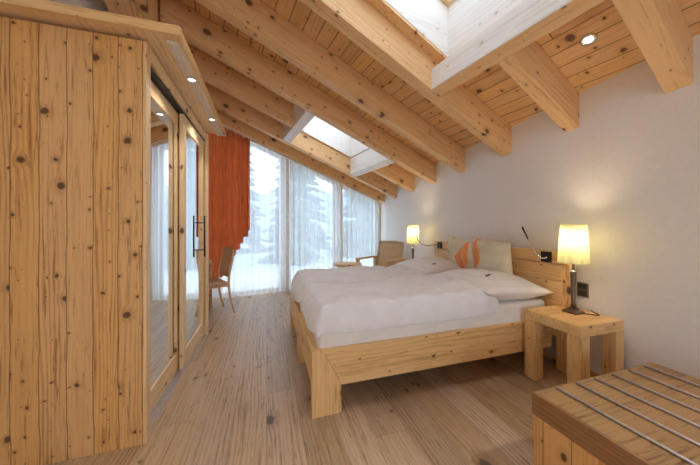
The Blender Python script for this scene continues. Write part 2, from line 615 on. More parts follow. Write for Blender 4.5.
def framed_window(name, quad, nrm, fw, fd, label_mat=None):
    """Window in the quad (four points, anticlockwise from lower left), frame fw wide and fd deep, with a pane."""
    q = [Vector(p) for p in quad]
    n = Vector(nrm).normalized() * fd
    c = sum(q, Vector()) / 4
    root = bpy.data.objects.new(name, None)
    root.location = (q[0] + q[1]) / 2
    link(root)
    root['kind'] = 'structure'
    inv = Matrix.Translation(-root.location)
    # inner outline
    inn = []
    for i in range(4):
        e0 = (q[i] - q[i - 1]).normalized()
        e1 = (q[(i + 1) % 4] - q[i]).normalized()
        inn.append(q[i] - e0 * fw + e1 * fw)
    bm = bmesh.new()
    V = lambda p: bm.verts.new(inv @ p)
    o1 = [V(p) for p in q]; i1 = [V(p) for p in inn]
    o2 = [V(p + n) for p in q]; i2 = [V(p + n) for p in inn]
    for k in range(4):
        j = (k + 1) % 4
        bm.faces.new((o1[k], o1[j], i1[j], i1[k]))
        bm.faces.new((o2[k], i2[k], i2[j], o2[j]))
        bm.faces.new((o1[k], o2[k], o2[j], o1[j]))
        bm.faces.new((i1[k], i1[j], i2[j], i2[k]))
    finish(bm, 'window_frame', label_mat or M['frame_white'], root)
    bm = bmesh.new()
    a = [V(p + n * 0.42) for p in inn]; b = [V(p + n * 0.58) for p in inn]
    bm.faces.new(a); bm.faces.new(b[::-1])
    for k in range(4):
        bm.faces.new((a[k], a[(k + 1) % 4], b[(k + 1) % 4], b[k]))
    finish(bm, 'pane', M['glass'], root)
    return root


framed_window('window_4', [(bw1, yb, bz0), (bw0, yb, bz0), (bw0, yb, bz1), (bw1, yb, bz1)], (0, -0.1, 0), 0.07, 0.08)  # unseen opening added so daylight enters from behind

# window front: three tall panes with sloping heads, posts, head and a sill
AL = toAB(XL, front(XL, BW))[0]
AX = (XW + BW * SA) / CA


def zhead(A, B=BW):
    return zroof(A, B) - RD - 0.0


posts = [(AL, -0.62), (0.02, 0.14), (1.31, 1.43), (2.50, 2.62), (AX - 0.10, AX)]
bays = [(-0.62, 0.02), (0.14, 1.31), (1.43, 2.50), (2.62, AX - 0.10)]
wb = bmesh.new()


def front_piece(bm, A0, A1, z0a, z0b, z1a, z1b, B0=BW, B1=BW + 0.12):
    v = [bm.verts.new(AB(A, B, z)) for B in (B0, B1) for A, z in ((A0, z0a), (A1, z0b), (A1, z1b), (A0, z1a))]
    for f in ((0, 1, 2, 3), (4, 7, 6, 5), (0, 4, 5, 1), (1, 5, 6, 2), (2, 6, 7, 3), (3, 7, 4, 0)):
        bm.faces.new([v[i] for i in f])


for A0, A1 in posts:
    front_piece(wb, A0, A1, 0, 0, zhead(A0), zhead(A1))
front_piece(wb, AL, AX, zhead(AL) if AL > AR else zhead(AR), zhead(AX), zroof(AR, BW) + 0.02, zroof(AX, BW) + 0.02)
struct(finish(wb, 'wall_front', M['frame_white']))
for i, (A0, A1) in enumerate(bays):
    framed_window('window_%d' % ((i + 1) if i < 3 else 5),
                  [AB(A0, BW + 0.02, 0.0), AB(A1, BW + 0.02, 0.0), AB(A1, BW + 0.02, zhead(A1)), AB(A0, BW + 0.02, zhead(A0))],
                  (-SA, CA, 0), 0.055, 0.07)

# roof boards: a slab with the two skylight openings left out
SK1 = (0.10, 1.977, 0.66, 1.785)      # A0, A1, B0, B1 of the shaft at board level
SK2 = (1.22, 2.44, 3.37, 4.61)
Bmin, Bmax = YB * CA - 3 * SA - 0.2, BW + 0.12
Amax = (XW + BW * SA) / CA + 0.02


def wallA(B):
    return (XW + 0.02 + B * SA) / CA


MROOF = Matrix.Translation(AB(0, 0, Z0)) @ Matrix.Rotation(PH, 4, 'Z')


def slab(name, cells, zf, th, mat):
    mi = MROOF.inverted()
    bm = bmesh.new()
    for c in cells:
        lo = [bm.verts.new(mi @ AB(A, B, zf(A, B))) for A, B in c]
        hi = [bm.verts.new(mi @ AB(A, B, zf(A, B) + th)) for A, B in c]
        n = len(c)
        bm.faces.new(lo); bm.faces.new(hi[::-1])
        for i in range(n):
            bm.faces.new((lo[i], lo[(i + 1) % n], hi[(i + 1) % n], hi[i]))
    bmesh.ops.remove_doubles(bm, verts=bm.verts[:], dist=1e-5)
    # inner partition faces are shared twice: drop them
    return finish(bm, name, mat, matrix=MROOF)


As = [AR, SK1[0], SK2[0], SK1[1], SK2[1], None]
Bs = [Bmin, SK1[2], SK1[3], SK2[2], SK2[3], Bmax]
cells = []
for i in range(len(As) - 1):
    for j in range(len(Bs) - 1):
        b0, b1 = Bs[j], Bs[j + 1]
        a0, a1 = As[i], As[i + 1]
        mid_b = (b0 + b1) / 2
        if a1 is None:
            c = [(a0, b0), (max(a0 + .01, wallA(b0)), b0), (max(a0 + .01, wallA(b1)), b1), (a0, b1)]
            cells.append(c)
            continue
        ma = (a0 + a1) / 2
        if SK1[0] < ma < SK1[1] and SK1[2] < mid_b < SK1[3]:
            continue
        if SK2[0] < ma < SK2[1] and SK2[2] < mid_b < SK2[3]:
            continue
        cells.append([(a0, b0), (a1, b0), (a1, b1), (a0, b1)])
struct(slab('ceiling', cells, zroof, 0.12, M['roof_board']))
struct(slab('ceiling_far_slope', [[(-2.9, Bmin), (AR, Bmin), (AR, Bmax), (-2.9, Bmax)]], zroof, 0.12, M['plaster_warm'])).name = 'ceiling_left'

# ------------------------------------------------------------------ rafters, ridge purlin, trimmers


def rafter_matrix(A, B):
    p = AB(A, B, zroof(A, B) - RD / 2)
    d = (AB(A + 1, B, zroof(A + 1, B)) - AB(A, B, zroof(A, B))).normalized()
    s = Vector((-SA, CA, 0))
    n = d.cross(s).normalized()
    m = Matrix((d, s, n)).transposed().to_4x4()
    m.translation = p
    return m


def rafter(B, w, A0, A1, label, depth=RD, name='rafter'):
    """A1 None: runs down to the bed wall."""
    def end(B_):
        return A1 if A1 is not None else (XW - 0.001 + B_ * SA) / CA
    b0, b1 = B - w / 2, B + w / 2
    vs = []
    for z in (depth, 0.003):
        for A, Bq in ((A0, b0), (end(b0), b0), (end(b1), b1), (A0, b1)):
            vs.append(AB(A, Bq, zroof(A, Bq) - z))
    o = hexa(name, vs, M['rafter'], matrix=rafter_matrix((A0 + end(B)) / 2, B), bevel=0.006)
    return tag(o, label, 'ceiling beam', 'sloping ceiling rafters')


A_TOP = -0.44
rafter(-0.12, 0.12, A_TOP, None, 'rafter nearest the viewer, on the near side of the round spotlight and its thick rafter')
rafter(0.575, 0.125, A_TOP, None, 'thick rafter just right of the round ceiling spotlight, ending high on the white wall')
rafter(1.225, 0.115, 1.93, None, 'short rafter butting the big skylight trimmer, left of the round ceiling spotlight')
rafter(1.91, 0.125, A_TOP, None, 'long rafter forming the far side of the big overhead skylight')
rafter(2.625, 0.115, A_TOP, None, 'full-length rafter next after the one edging the big skylight')
rafter(3.305, 0.115, A_TOP, None, 'full-length rafter along the near side of the small skylight')
rafter(3.985, 0.115, A_TOP, 1.115, 'upper rafter stub stopping at the top trimmer of the small skylight')
rafter(3.985, 0.115, 2.545, None, 'lower rafter stub between the small skylight and the white wall')
rafter(4.68, 0.115, A_TOP, None, 'rafter along the window side of the small skylight')
rafter(5.31, 0.18, A_TOP, None, 'edge rafter directly above the window curtains')

# ridge purlin
m = Matrix.Translation(AB(AR, 1.4, 3.22)) @ Matrix.Rotation(PH + PI / 2, 4, 'Z')
vs = [AB(A, B, z) for z in (3.08, 3.60) for A, B in ((-0.745, Bmin + .45), (-0.455, Bmin + .45), (-0.455, BW - 0.01), (-0.745, BW - 0.01))]
rp = hexa('ridge_beam', vs, M['rafter'], matrix=m, bevel=0.008)
tag(rp, 'heavy pale ridge beam above the top of the wardrobe, carrying the rafters', 'ceiling beam')


def trimmer(A, w, B0, B1, label, mats, depth=RD, top=0.003):
    m = Matrix.Translation(AB(A, (B0 + B1) / 2, zroof(A, B0) - depth / 2)) @ Matrix.Rotation(PH + PI / 2, 4, 'Z')
    vs = []
    for z in (depth, top):
        for a, b in ((A - w / 2, B0), (A + w / 2, B0), (A + w / 2, B1), (A - w / 2, B1)):
            vs.append(AB(a, b, zroof(a, b) - z))
    o = hexa('skylight_trimmer', vs, mats, matrix=m, bevel=0.004)
    return tag(o, label, 'ceiling beam', 'trimmer beams around the skylights')


trimmer(1.875, 0.105, 0.64, 1.845, 'cross trimmer at the lower end of the big skylight', M['rafter'], top=0.112)
trimmer(1.175, 0.12, 3.365, 4.62, 'whitish cross trimmer at the upper end of the small skylight', M['white_board'])
trimmer(2.485, 0.12, 3.365, 4.62, 'whitish cross trimmer at the lower end of the small skylight, by the wall', M['white_board'])


def skylight(name, sk, up, label, face_low=None, low=0):
    A0, A1, B0, B1 = sk
    c = AB((A0 + A1) / 2, (B0 + B1) / 2, zroof((A0 + A1) / 2, (B0 + B1) / 2))
    root = thing(name, label, 'skylight', c)
    t = 0.03
    inv = Matrix.Translation(-c)

    def board(nm, a0, a1, b0, b1, zlo, zhi, alongA):
        m = Matrix.Translation(AB((a0 + a1) / 2, (b0 + b1) / 2, zroof((a0 + a1) / 2, (b0 + b1) / 2))) @ Matrix.Rotation(PH + (0 if alongA else PI / 2), 4, 'Z')
        vs = [AB(a, b, zroof(a, b) + z) for z in (zlo, zhi) for a, b in ((a0, b0), (a1, b0), (a1, b1), (a0, b1))]
        return hexa(nm, vs, M['white_board'], root, matrix=m), m
    e = 0.002
    a1 = A1 - (0.05 if low else t)
    parts = [board('shaft_lining', A0 + e, A1 - e, B1 - t, B1 - e, 0.006, up, True),
             board('shaft_lining', A0 + e, A1 - e, B0 + e, B0 + t, 0.006, up, True),
             board('shaft_lining', a1, A1 - e, B0 + t, B1 - t, 0.006, up, False),
             board('shaft_lining', A0 + e, A0 + t, B0 + t, B1 - t, 0.006, up, False)]
    if low:
        # the lower end carries on down to the trimmer
        parts.append(board('shaft_lining', a1, A1 - e, B0 - 0.01, B1 + 0.055, -0.108, -0.001, False))
    if low:
        m = Matrix.Translation(AB((A0 + A1) / 2, B1, zroof((A0 + A1) / 2, B1))) @ Matrix.Rotation(PH, 4, 'Z')
        vs = [AB(a, b, zroof(a, b) + z) for z in (-0.022, -0.001) for a, b in ((A0, B1 - t), (a1 - 0.001, B1 - t), (a1 - 0.001, B1 + 0.06), (A0, B1 + 0.06))]
        parts.append((hexa('ledge_board', vs, M['rafter'], root, matrix=m), m))
    for o, m_ in parts:
        o.matrix_basis = inv @ m_
    # wooden sash and pane on top of the shaft
    fw = 0.07
    bm = bmesh.new()
    P = lambda a, b, z: bm.verts.new(AB(a, b, zroof(a, b) + z) - c)
    rings = []
    for z in (up, up + 0.07):
        o_ = [P(a, b, z) for a, b in ((A0 - t, B0 - t), (A1 + t, B0 - t), (A1 + t, B1 + t), (A0 - t, B1 + t))]
        i_ = [P(a, b, z) for a, b in ((A0 + fw, B0 + fw), (A1 - fw, B0 + fw), (A1 - fw, B1 - fw), (A0 + fw, B1 - fw))]
        rings.append((o_, i_))
    for k in range(4):
        j = (k + 1) % 4
        bm.faces.new((rings[0][0][k], rings[0][0][j], rings[0][1][j], rings[0][1][k]))
        bm.faces.new((rings[1][0][k], rings[1][1][k], rings[1][1][j], rings[1][0][j]))
        bm.faces.new((rings[0][0][k], rings[1][0][k], rings[1][0][j], rings[0][0][j]))
        bm.faces.new((rings[0][1][k], rings[0][1][j], rings[1][1][j], rings[1][1][k]))
    finish(bm, 'sash', M['spruce_x'], root)
    bm = bmesh.new()
    lo = [bm.verts.new(AB(a, b, zroof(a, b) + up + 0.03) - c) for a, b in ((A0 + fw, B0 + fw), (A1 - fw, B0 + fw), (A1 - fw, B1 - fw), (A0 + fw, B1 - fw))]
    hi = [bm.verts.new(AB(a, b, zroof(a, b) + up + 0.04) - c) for a, b in ((A0 + fw, B0 + fw), (A1 - fw, B0 + fw), (A1 - fw, B1 - fw), (A0 + fw, B1 - fw))]
    bm.faces.new(lo); bm.faces.new(hi[::-1])
    for k in range(4):
        bm.faces.new((lo[k], lo[(k + 1) % 4], hi[(k + 1) % 4], hi[k]))
    finish(bm, 'pane', M['glass'], root)
    # pale facing board on the trimmer, inside the opening
    if face_low:
        a, b0, b1 = face_low
        m = Matrix.Translation(AB(a, (b0 + b1) / 2, zroof(a, b0) - 0.2)) @ Matrix.Rotation(PH + PI / 2, 4, 'Z')
        vs = [AB(aa, b, zroof(a, b) - z) for z in (RD, 0.125) for aa, b in ((a - 0.012, b0), (a, b0), (a, b1), (a - 0.012, b1))]
        o = hexa('facing_board', vs, M['white_board'], root, matrix=m)
        o.matrix_basis = inv @ m
    return root


skylight('skylight', SK1, 0.46, 'big roof window in a whitewashed shaft overhead', (1.822, 0.645, 1.845), 1)
skylight('skylight', SK2, 0.46, 'small roof window in a white shaft between rafters towards the curtains')

# baseboards
struct(box('baseboard_right', (XW - 0.016, YB, 0.0), (XW, front(XW, BW) - 0.05, 0.06), M['bed_y'], bevel=0.003))
struct(box('baseboard_left', (XL, YB, 0.0), (XL + 0.016, 1.85, 0.06), M['bed_y'], bevel=0.003))

# curtain track under the edge rafter
m = Matrix.Translation(AB(1.0, 5.30, 2.8)) @ Matrix.Rotation(PH, 4, 'Z')
vs = []
for dz in (0.045, 0.0):
    for A, B in ((-0.44, 5.27), (AX - 0.17, 5.27), (AX - 0.17, 5.31), (-0.44, 5.31)):
        vs.append(AB(A, B, zroof(A, B) - RD - dz - 0.001))
tr = hexa('curtain_track', vs, M['frame_white'], matrix=m)
tag(tr, 'pale sloping curtain track under the edge rafter at the windows', 'curtain track')


# ------------------------------------------------------------------ curtains
def curtain(name, mat, A0, A1, B, ztop_f, zbot_f, pleats, amp, label, cat='curtain', group=None, thick=0.0, seed=0, squeeze=0.0, rows=14, lobes=False):
    c = AB((A0 + A1) / 2, B, 0)
    mi = (Matrix.Translation(c) @ Matrix.Rotation(PH, 4, 'Z')).inverted()
    bm = bmesh.new()
    n = int(pleats * 10)
    rng = random.Random(seed)
    ph = [rng.uniform(-0.7, 0.7) for _ in range(pleats + 2)]
    grid = []
    for i in range(n + 1):
        s = i / n
        q = s * pleats
        k = int(q)
        f = q - k
        p = ph[k] * (1 - f) + ph[k + 1] * f
        col = []
        A = A0 + (A1 - A0) * s
        for j in range(rows + 1):
            t = j / rows
            zt, zb = ztop_f(A), zbot_f(A)
            z = zt + (zb - zt) * t
            am = amp * ((0.8 + 0.2 * t) if lobes else (0.55 + 0.55 * t)) * (0.75 + 0.35 * math.sin(3 * p + k))
            Bq = B + am * math.sin(2 * PI * (q + 0.12 * p * t)) + 0.008 * math.sin(7 * t + 3 * p)
            if lobes:   # gathered heading: round lobes to the room, tight valleys between
                Bq = B + am * math.sin(2 * PI * (q + 0.10 * p * t))
            Aq = A + am * 0.25 * math.sin(4 * PI * q + p)
            if squeeze:
                Aq += squeeze * (s - 0.5) * -math.sin(t * PI)
            col.append(bm.verts.new(mi @ AB(Aq, Bq, z)))
        grid.append(col)
    for i in range(n):
        for j in range(rows):
            bm.faces.new((grid[i][j], grid[i + 1][j], grid[i + 1][j + 1], grid[i][j + 1]))
    if thick:
        bmesh.ops.solidify(bm, geom=bm.faces[:], thickness=thick)
    o = finish(bm, name, mat, None, matrix=mi.inverted(), smooth=True)
    return tag(o, label, cat, group)


ztp = lambda A: zroof(A, 5.3) - RD - 0.05
zb0 = lambda A: 0.015
curtain('sheer_curtain', M['sheer'], -0.40, 1.335, 5.29, ztp, zb0, 15, 0.036, 'sheer white curtain half hidden behind the orange one', group='sheer window curtains', seed=1)
curtain('sheer_curtain', M['sheer'], 1.395, 2.53, 5.29, ztp, zb0, 10, 0.036, 'sheer white curtain in the middle, behind the foot of the bed', group='sheer window curtains', seed=2)
curtain('sheer_curtain', M['sheer'], 2.585, 3.52, 5.29, ztp, zb0, 8, 0.036, 'sheer white curtain behind the armchair, next to the white wall', group='sheer window curtains', seed=3)


def orange_bottom(A):
    s = min(1, max(0, (A - 0.10) / (0.645 - 0.10)))
    step = math.floor(s * 8 + 0.5) / 8 * 0.6 + s * 0.4
    return 0.30 + 0.93 * step


curtain('orange_curtain', M['orange'], -0.42, 0.635, 5.12, lambda A: zroof(A, 5.14) - RD - 0.09, orange_bottom, 8, 0.085,
        'pleated orange curtain with a slanting stepped hem, drawn aside beside the wardrobe', seed=5, thick=0.002, lobes=True)


# ------------------------------------------------------------------ wardrobe
WX = -0.72
W0, W1 = 1.885, 3.60
wd = thing('wardrobe', 'tall old larch wardrobe with two sliding mirror doors and a lit cornice', 'wardrobe', (-1.06, 2.75, 0))
wl = lambda p: (p[0] + 1.06, p[1] - 2.75, p[2])


def wbox(name, lo, hi, mat, parent=wd, bevel=0.004):
    return box(name, wl(lo), wl(hi), mat, parent, bevel)


bm = bmesh.new()
hx = (-0.70 - (XL + 0.005)) / 2
add_box(bm, (-hx, -0.018, -1.20), (hx, 0.018, 1.20), 0.003)
finish(bm, 'end_panel', M['panel_old'], wd, wl(((-0.70 + XL + 0.005) / 2, W0 + 0.018, 1.20)))
wbox('corner_post', (-0.70, W0 - 0.002, 0.0), (-0.682, W0 + 0.06, 2.40), M['spruce_z'], bevel=0.003)
wbox('end_panel', (XL + 0.005, W1 - 0.03, 0.0), (-0.70, W1, 2.40), M['spruce_z'])
wbox('corner_post', (-0.70, W1 - 0.045, 0.0), (-0.668, W1 + 0.003, 2.40), M['spruce_z'], bevel=0.003)
wbox('back_panel', (XL + 0.005, W0 + 0.037, 0.0), (XL + 0.02, W1 - 0.031, 2.40), M['spruce_z'])
wbox('top_panel', (XL + 0.021, W0 + 0.037, 2.375), (-0.80, W1 - 0.031, 2.40), M['spruce_y'])
wbox('bottom_panel', (XL + 0.021, W0 + 0.037, 0.0), (-0.79, W1 - 0.031, 0.02), M['spruce_y'])
wbox('head_rail', (-0.80, W0 + 0.061, 2.325), (-0.685, W1 - 0.046, 2.40), M['spruce_y'], bevel=0.003)
wbox('track', (-0.79, W0 + 0.065, 2.305), (-0.705, W1 - 0.05, 2.324), M['black_metal'], bevel=0.002)
wbox('floor_track', (-0.79, W0 + 0.061, 0.0), (-0.70, W1 - 0.046, 0.018), M['steel'], bevel=0.002)


def door(y0, y1, x, handles):
    z0, z1 = 0.022, 2.30
    sw, t = 0.085, 0.034
    c = wl((x, (y0 + y1) / 2, (z0 + z1) / 2))
    hy, hz = (y1 - y0) / 2, (z1 - z0) / 2
    root = bpy.data.objects.new('sliding_door', None)
    root.location = c
    link(root, wd)
    for s in (-1, 1):
        a = sorted((s * hy, s * (hy - sw)))
        box('stile', (-t / 2, a[0], -hz), (t / 2, a[1], hz), M['spruce_z'], root, 0.004)
    for s, w in ((-1, 0.15), (1, 0.11)):
        a = sorted((s * hz, s * (hz - w)))
        box('rail', (-t / 2 + 0.001, -hy + sw, a[0]), (t / 2 - 0.001, hy - sw, a[1]), M['spruce_y'], root, 0.003)
    box('mirror_glass', (-0.004, -hy + sw, -hz + 0.15), (0.004, hy - sw, hz - 0.11), M['mirror'], root, 0.0)
    for hy_, zc, ln in handles:
        bm = bmesh.new()
        yy = hy_ - (y0 + y1) / 2
        zz = zc - (z0 + z1) / 2
        xb = 0.058
        add_tube(bm, [(xb, yy, zz - ln / 2), (xb, yy, zz + ln / 2)], 0.0085, 12)
        for q in (-0.33, 0.33):
            add_tube(bm, [(0.005, yy, zz + q * ln), (xb, yy, zz + q * ln)], 0.0065, 10)
        o = finish(bm, 'handle', M['black_metal'], root, smooth=True)
        o['label'] = 'blackened bar handle'


door(W0 + 0.065, 2.785, -0.768, [])
door(2.72, W1 - 0.05, -0.722, [(3.36, 1.185, 0.46)])
# lit cornice: fascia boards round a soffit with two spots
cr = bpy.data.objects.new('cornice', None)
cr.location = wl((-0.95, 2.6, 2.4))
link(cr, wd)
cl = lambda p: (p[0] + 0.95, p[1] - 2.6, p[2] - 2.4)
XC, YC0, YC1 = -0.475, 1.765, 3.60


def cbox(name, lo, hi, mat, bevel=0.003):
    return box(name, cl(lo), cl(hi), mat, cr, bevel)


cbox('fascia', (XL + 0.005, YC0, 2.40), (XC, YC0 + 0.022, 2.452), M['bed_x'])
cbox('fascia', (XC - 0.022, YC0 + 0.0225, 2.40), (XC, YC1, 2.452), M['bed_y'])
cbox('soffit', (XL + 0.005, YC0 + 0.0225, 2.422), (XC - 0.0225, YC1, 2.445), M['spruce_y'])
cbox('light_strip', (-0.575, YC0 + 0.10, 2.398), (XC - 0.0225, YC1 - 0.01, 2.4215), M['strip'], 0.002)
for y in (2.27, 3.055):
    lathe('spotlight', [(0.034, 0.0), (0.034, -0.006), (0.026, -0.006), (0.024, -0.002)], M['chrome'], cr, 24, cl((-0.535, y, 2.3975)))
    lathe('spotlight_lens', [(0.0235, 0.0), (0.022, -0.004)], M['spot'], cr, 24, cl((-0.535, y, 2.3965)))


# ------------------------------------------------------------------ lights of the lamps
def light(name, typ, loc, energy, color, size=0.05, parent=None, rot=(0, 0, 0), spot=None):
    d = bpy.data.lights.new(name, typ)
    d.energy = energy
    d.color = color
    if typ in ('POINT', 'SPOT'):
        d.shadow_soft_size = size
    if typ == 'SPOT':
        d.spot_size = spot or 2.0
        d.spot_blend = 0.6
    o = bpy.data.objects.new(name, d)
    o.location = loc
    o.rotation_euler = rot
    return link(o, parent)


WARM = (1.0, 0.78, 0.50)
SPOTC = (1.0, 0.95, 0.88)
for y in (2.27, 3.055):
    light('cornice_spot_light', 'SPOT', (-0.535, y, 2.385), 9, SPOTC, 0.03, spot=2.3)


# ------------------------------------------------------------------ recessed ceiling spots
def ceiling_spot(A, B, label, watts=14):
    z = zroof(A, B)
    p = AB(A, B, z)
    r = thing('ceiling_spotlight', label, 'ceiling light', p, 0, 'recessed ceiling spotlights')
    nrm = Vector((K * CA, K * SA, 1)).normalized()
    rot = Vector((0, 0, 1)).rotation_difference(nrm).to_euler()
    lathe('rim', [(0.028, 0.004), (0.030, -0.004), (0.036, -0.010), (0.050, -0.007), (0.052, 0.0)], M['chrome'], r, 28, rot=rot, cap=False)
    lathe('lens', [(0.027, -0.003), (0.022, -0.006), (0.010, -0.007)], M['spot'], r, 24, rot=rot)
    light('ceiling_spot_light', 'SPOT', p - nrm * 0.03, watts, SPOTC, 0.03, rot=rot, spot=1.35)


ceiling_spot(2.445, 0.925, 'round ceiling spotlight between two beams, above the bench', 8)
for i, (A, B) in enumerate(((2.1, -0.45), (0.6, -0.45), (2.1, -1.6), (0.6, -1.6))):  # four unseen spots added behind the viewer to brighten the room
    ceiling_spot(A, B, ('added unseen ceiling spotlight behind the viewer, over the %s' % ('bench end of the room', 'middle of the room', 'added window by the bed wall', 'added window near the middle')[i]), 60)

# ------------------------------------------------------------------ bed
bed = thing('double_bed', 'wide larch double bed with heavy block legs and plank headboard', 'bed', (1.4, 2.68, 0))
bl = lambda p: (p[0] - 1.4, p[1] - 2.68, p[2])


def bbox(name, lo, hi, mat, bevel=0.006):
    return box(name, bl(lo), bl(hi), mat, bed, bevel)


BX0, BX1 = 0.293, 2.50
YN, YM0, YM1, YF = 1.80, 2.655, 2.69, 3.555
RZ0, RZ1 = 0.195, 0.45
for y0, s in ((YN, 1), (YF, -1)):
    y1 = y0 + s * 0.06
    a, b = min(y0, y1), max(y0, y1)
    # leg and rail meet in a mitre on the long side
    lg = [(BX0, 0.0), (BX0 + 0.205, 0.0), (BX0 + 0.205, RZ0), (BX0 + 0.0, RZ1)]
    lg = [(BX0, 0.0), (BX0 + 0.205, 0.0), (BX0 + 0.205, RZ0), (BX0 + 0.075, RZ1 - 0.001), (BX0, RZ1 - 0.001)]
    c = Vector(bl((BX0 + 0.1, a, 0.22)))
    o = extrude_poly('leg', [Vector(bl((x, a, z))) - c for x, z in lg], (0, b - a, 0), M['bed_z'], bed)
    o.location = c
    rl = [(BX0 + 0.207, RZ0), (BX1 + 0.0, RZ0), (BX1 + 0.0, RZ1), (BX0 + 0.077, RZ1)]
    c = Vector(bl(((BX0 + BX1) / 2, a, 0.33)))
    o = extrude_poly('side_rail', [Vector(bl((x, a, z))) - c for x, z in rl], (0, b - a, 0), M['bed_x'], bed)
    o.location = c
# foot rails (two, one per half) and legs under the middle
bbox('foot_rail', (BX0 + 0.004, YN + 0.061, RZ0), (BX0 + 0.06, YM0, RZ1 - 0.003), M['bed_y'])
bbox('foot_rail', (BX0 + 0.0, YM1, RZ0), (BX0 + 0.06, YF - 0.061, RZ1 - 0.003), M['bed_y'])
bbox('leg', (BX0 + 0.003, YM0 - 0.10, 0.0), (BX0 + 0.06, YM0, RZ0 - 0.001), M['bed_z'])
bbox('leg', (BX0 + 0.003, YM1, 0.0), (BX0 + 0.06, YM1 + 0.08, RZ0 - 0.001), M['bed_z'])
bbox('leg', (BX1 - 0.12, YN + 0.062, 0.0), (BX1 - 0.02, YN + 0.16, RZ0 + 0.08), M['bed_z'])
bbox('leg', (BX1 - 0.12, YF - 0.16, 0.0), (BX1 - 0.02, YF - 0.062, RZ0 + 0.08), M['bed_z'])
bbox('slat_base', (BX0 + 0.061, YN + 0.07, 0.28), (BX1 - 0.125, YF - 0.07, 0.315), M['bed_x'])
# headboard: lower boards and a set-forward top board, posts at the ends
HY0, HY1 = 1.645, 3.62
bbox('headboard', (2.505, HY0 + 0.07, 0.30), (2.55, HY1 - 0.07, 0.63), M['bed_y'])
bbox('headboard', (2.505, HY0 + 0.07, 0.633), (2.55, HY1 - 0.07, 0.80), M['bed_y'])
bbox('headboard', (2.505, HY0 + 0.07, 0.803), (2.55, HY1 - 0.07, 0.955), M['bed_y'])
bbox('headboard_top', (2.490, HY0 + 0.012, 0.962), (2.56, HY1 - 0.012, 1.068), M['bed_y'])
for y in (HY0, HY1 - 0.075):
    bbox('headboard_post', (2.512, y, 0.0), (2.575, y + 0.075, 0.96), M['bed_z'])


# mattresses
def soft_box(name, lo, hi, bev, mat, amp=0.006, seed=0, cuts=14):
    bm = bmesh.new()
    c = Vector([(lo[i] + hi[i]) / 2 for i in range(3)])
    h = Vector([(hi[i] - lo[i]) / 2 for i in range(3)])
    add_box(bm, -h, h, bev, 4)
    bmesh.ops.subdivide_edges(bm, edges=[e for e in bm.edges if e.calc_length() > 0.2], cuts=cuts, use_grid_fill=True)
    for v in bm.verts:
        n = noise.noise(Vector(v.co) * 5 + Vector((seed, seed, seed)))
        n2 = noise.noise(Vector((v.co.x * 14, v.co.y * 14, v.co.z * 4 + seed)))
        d = v.co.normalized()
        v.co += Vector((d.x * 0.5, d.y * 0.5, 0)) * amp * (n + 0.6 * n2) * 2
    return finish(bm, name, mat, None, c, smooth=True)


tag(soft_box('mattress', (0.345, YN + 0.035, 0.316), (2.49, YM0 - 0.004 + 0.015, 0.615), 0.045, M['sheet'], seed=1),
    'white sheeted mattress on the near half of the bed, its side showing above the rail', 'mattress', 'mattresses in the double bed')
tag(soft_box('mattress', (0.345, YM1 - 0.012, 0.316), (2.49, YF - 0.035, 0.615), 0.045, M['sheet'], seed=4),
    'mattress in a white sheet on the far half of the bed, towards the windows', 'mattress', 'mattresses in the double bed')


def duvet(name, x0, x1, y0, y1, label, seed, near):
    nx, ny = 150, 100
    c = Vector(((x0 + x1) / 2, (y0 + y1) / 2, 0.64))
    bm = bmesh.new()
    top, bot = [], []
    mx0, my0, my1 = 0.345, YN + 0.035, YF - 0.035
    for i in range(nx + 1):
        rt, rb = [], []
        for j in range(ny + 1):
            u = -1 + 2 * i / nx
            v = -1 + 2 * j / ny
            # rounded outline
            uu = u * (1 - 0.03 * v ** 4) + 0.005 * math.sin(5 * v + seed)
            vv = v * (1 - 0.02 * u ** 4) + 0.006 * math.sin(6 * u + seed * 2)
            x = (x0 + x1) / 2 + uu * (x1 - x0) / 2
            y = (y0 + y1) / 2 + vv * (y1 - y0) / 2
            e = max(abs(u), abs(v))
            prof = max(0.0, (1 - abs(u) ** 11) * (1 - abs(v) ** 9)) ** 0.36
            p = Vector((x * 1.0, y, seed * 3.1))
            puff = 0.62 + 0.40 * noise.noise(p * 1.8) + 0.16 * noise.noise(p * 4.5)
            # soft creases running along the bed
            cre = noise.noise(Vector((x * 2.0, y * 7.0, seed + 5.0)))
            cre2 = noise.noise(Vector((x * 9.0, y * 13.0, seed + 9.0)))
            roll = 0.045 * math.exp(-((1 - u) / 0.16) ** 2)
            th = (0.118 * (0.60 + 0.55 * puff) + roll) * prof
            d = math.hypot(max(0, mx0 + 0.035 - x), max(0, my0 + 0.035 - y) if near else max(0, y - my1 + 0.035)) * 0.92
            droop = 1.25 * d
            zt = 0.628 + th + prof * (0.030 * cre + 0.016 * cre2 + 0.016 * abs(noise.noise(Vector((x * 4.0 + y * 2, y * 15.0, seed)))) + 0.006 * noise.noise(Vector((x * 22.0, y * 34.0, seed)))) - droop
            zb = 0.624 - droop - 0.028 * (1 if d > 0.02 else 0) * prof
            rt.append(bm.verts.new(Vector((x, y, zt)) - c))
            rb.append(bm.verts.new(Vector((x, y, min(zb, zt - 0.002))) - c))
        top.append(rt); bot.append(rb)
    for g in (top, bot):
        for i in range(nx):
            for j in range(ny):
                bm.faces.new((g[i][j], g[i + 1][j], g[i + 1][j + 1], g[i][j + 1]))
    for i in range(nx):
        for j in (0, ny):
            bm.faces.new((top[i][j], top[i + 1][j], bot[i + 1][j], bot[i][j]))
    for j in range(ny):
        for i in (0, nx):
            bm.faces.new((top[i][j], top[i][j + 1], bot[i][j + 1], bot[i][j]))
    o = finish(bm, name, M['duvet'], None, c, smooth=True)
    return tag(o, label, 'duvet', 'duvets on the double bed')


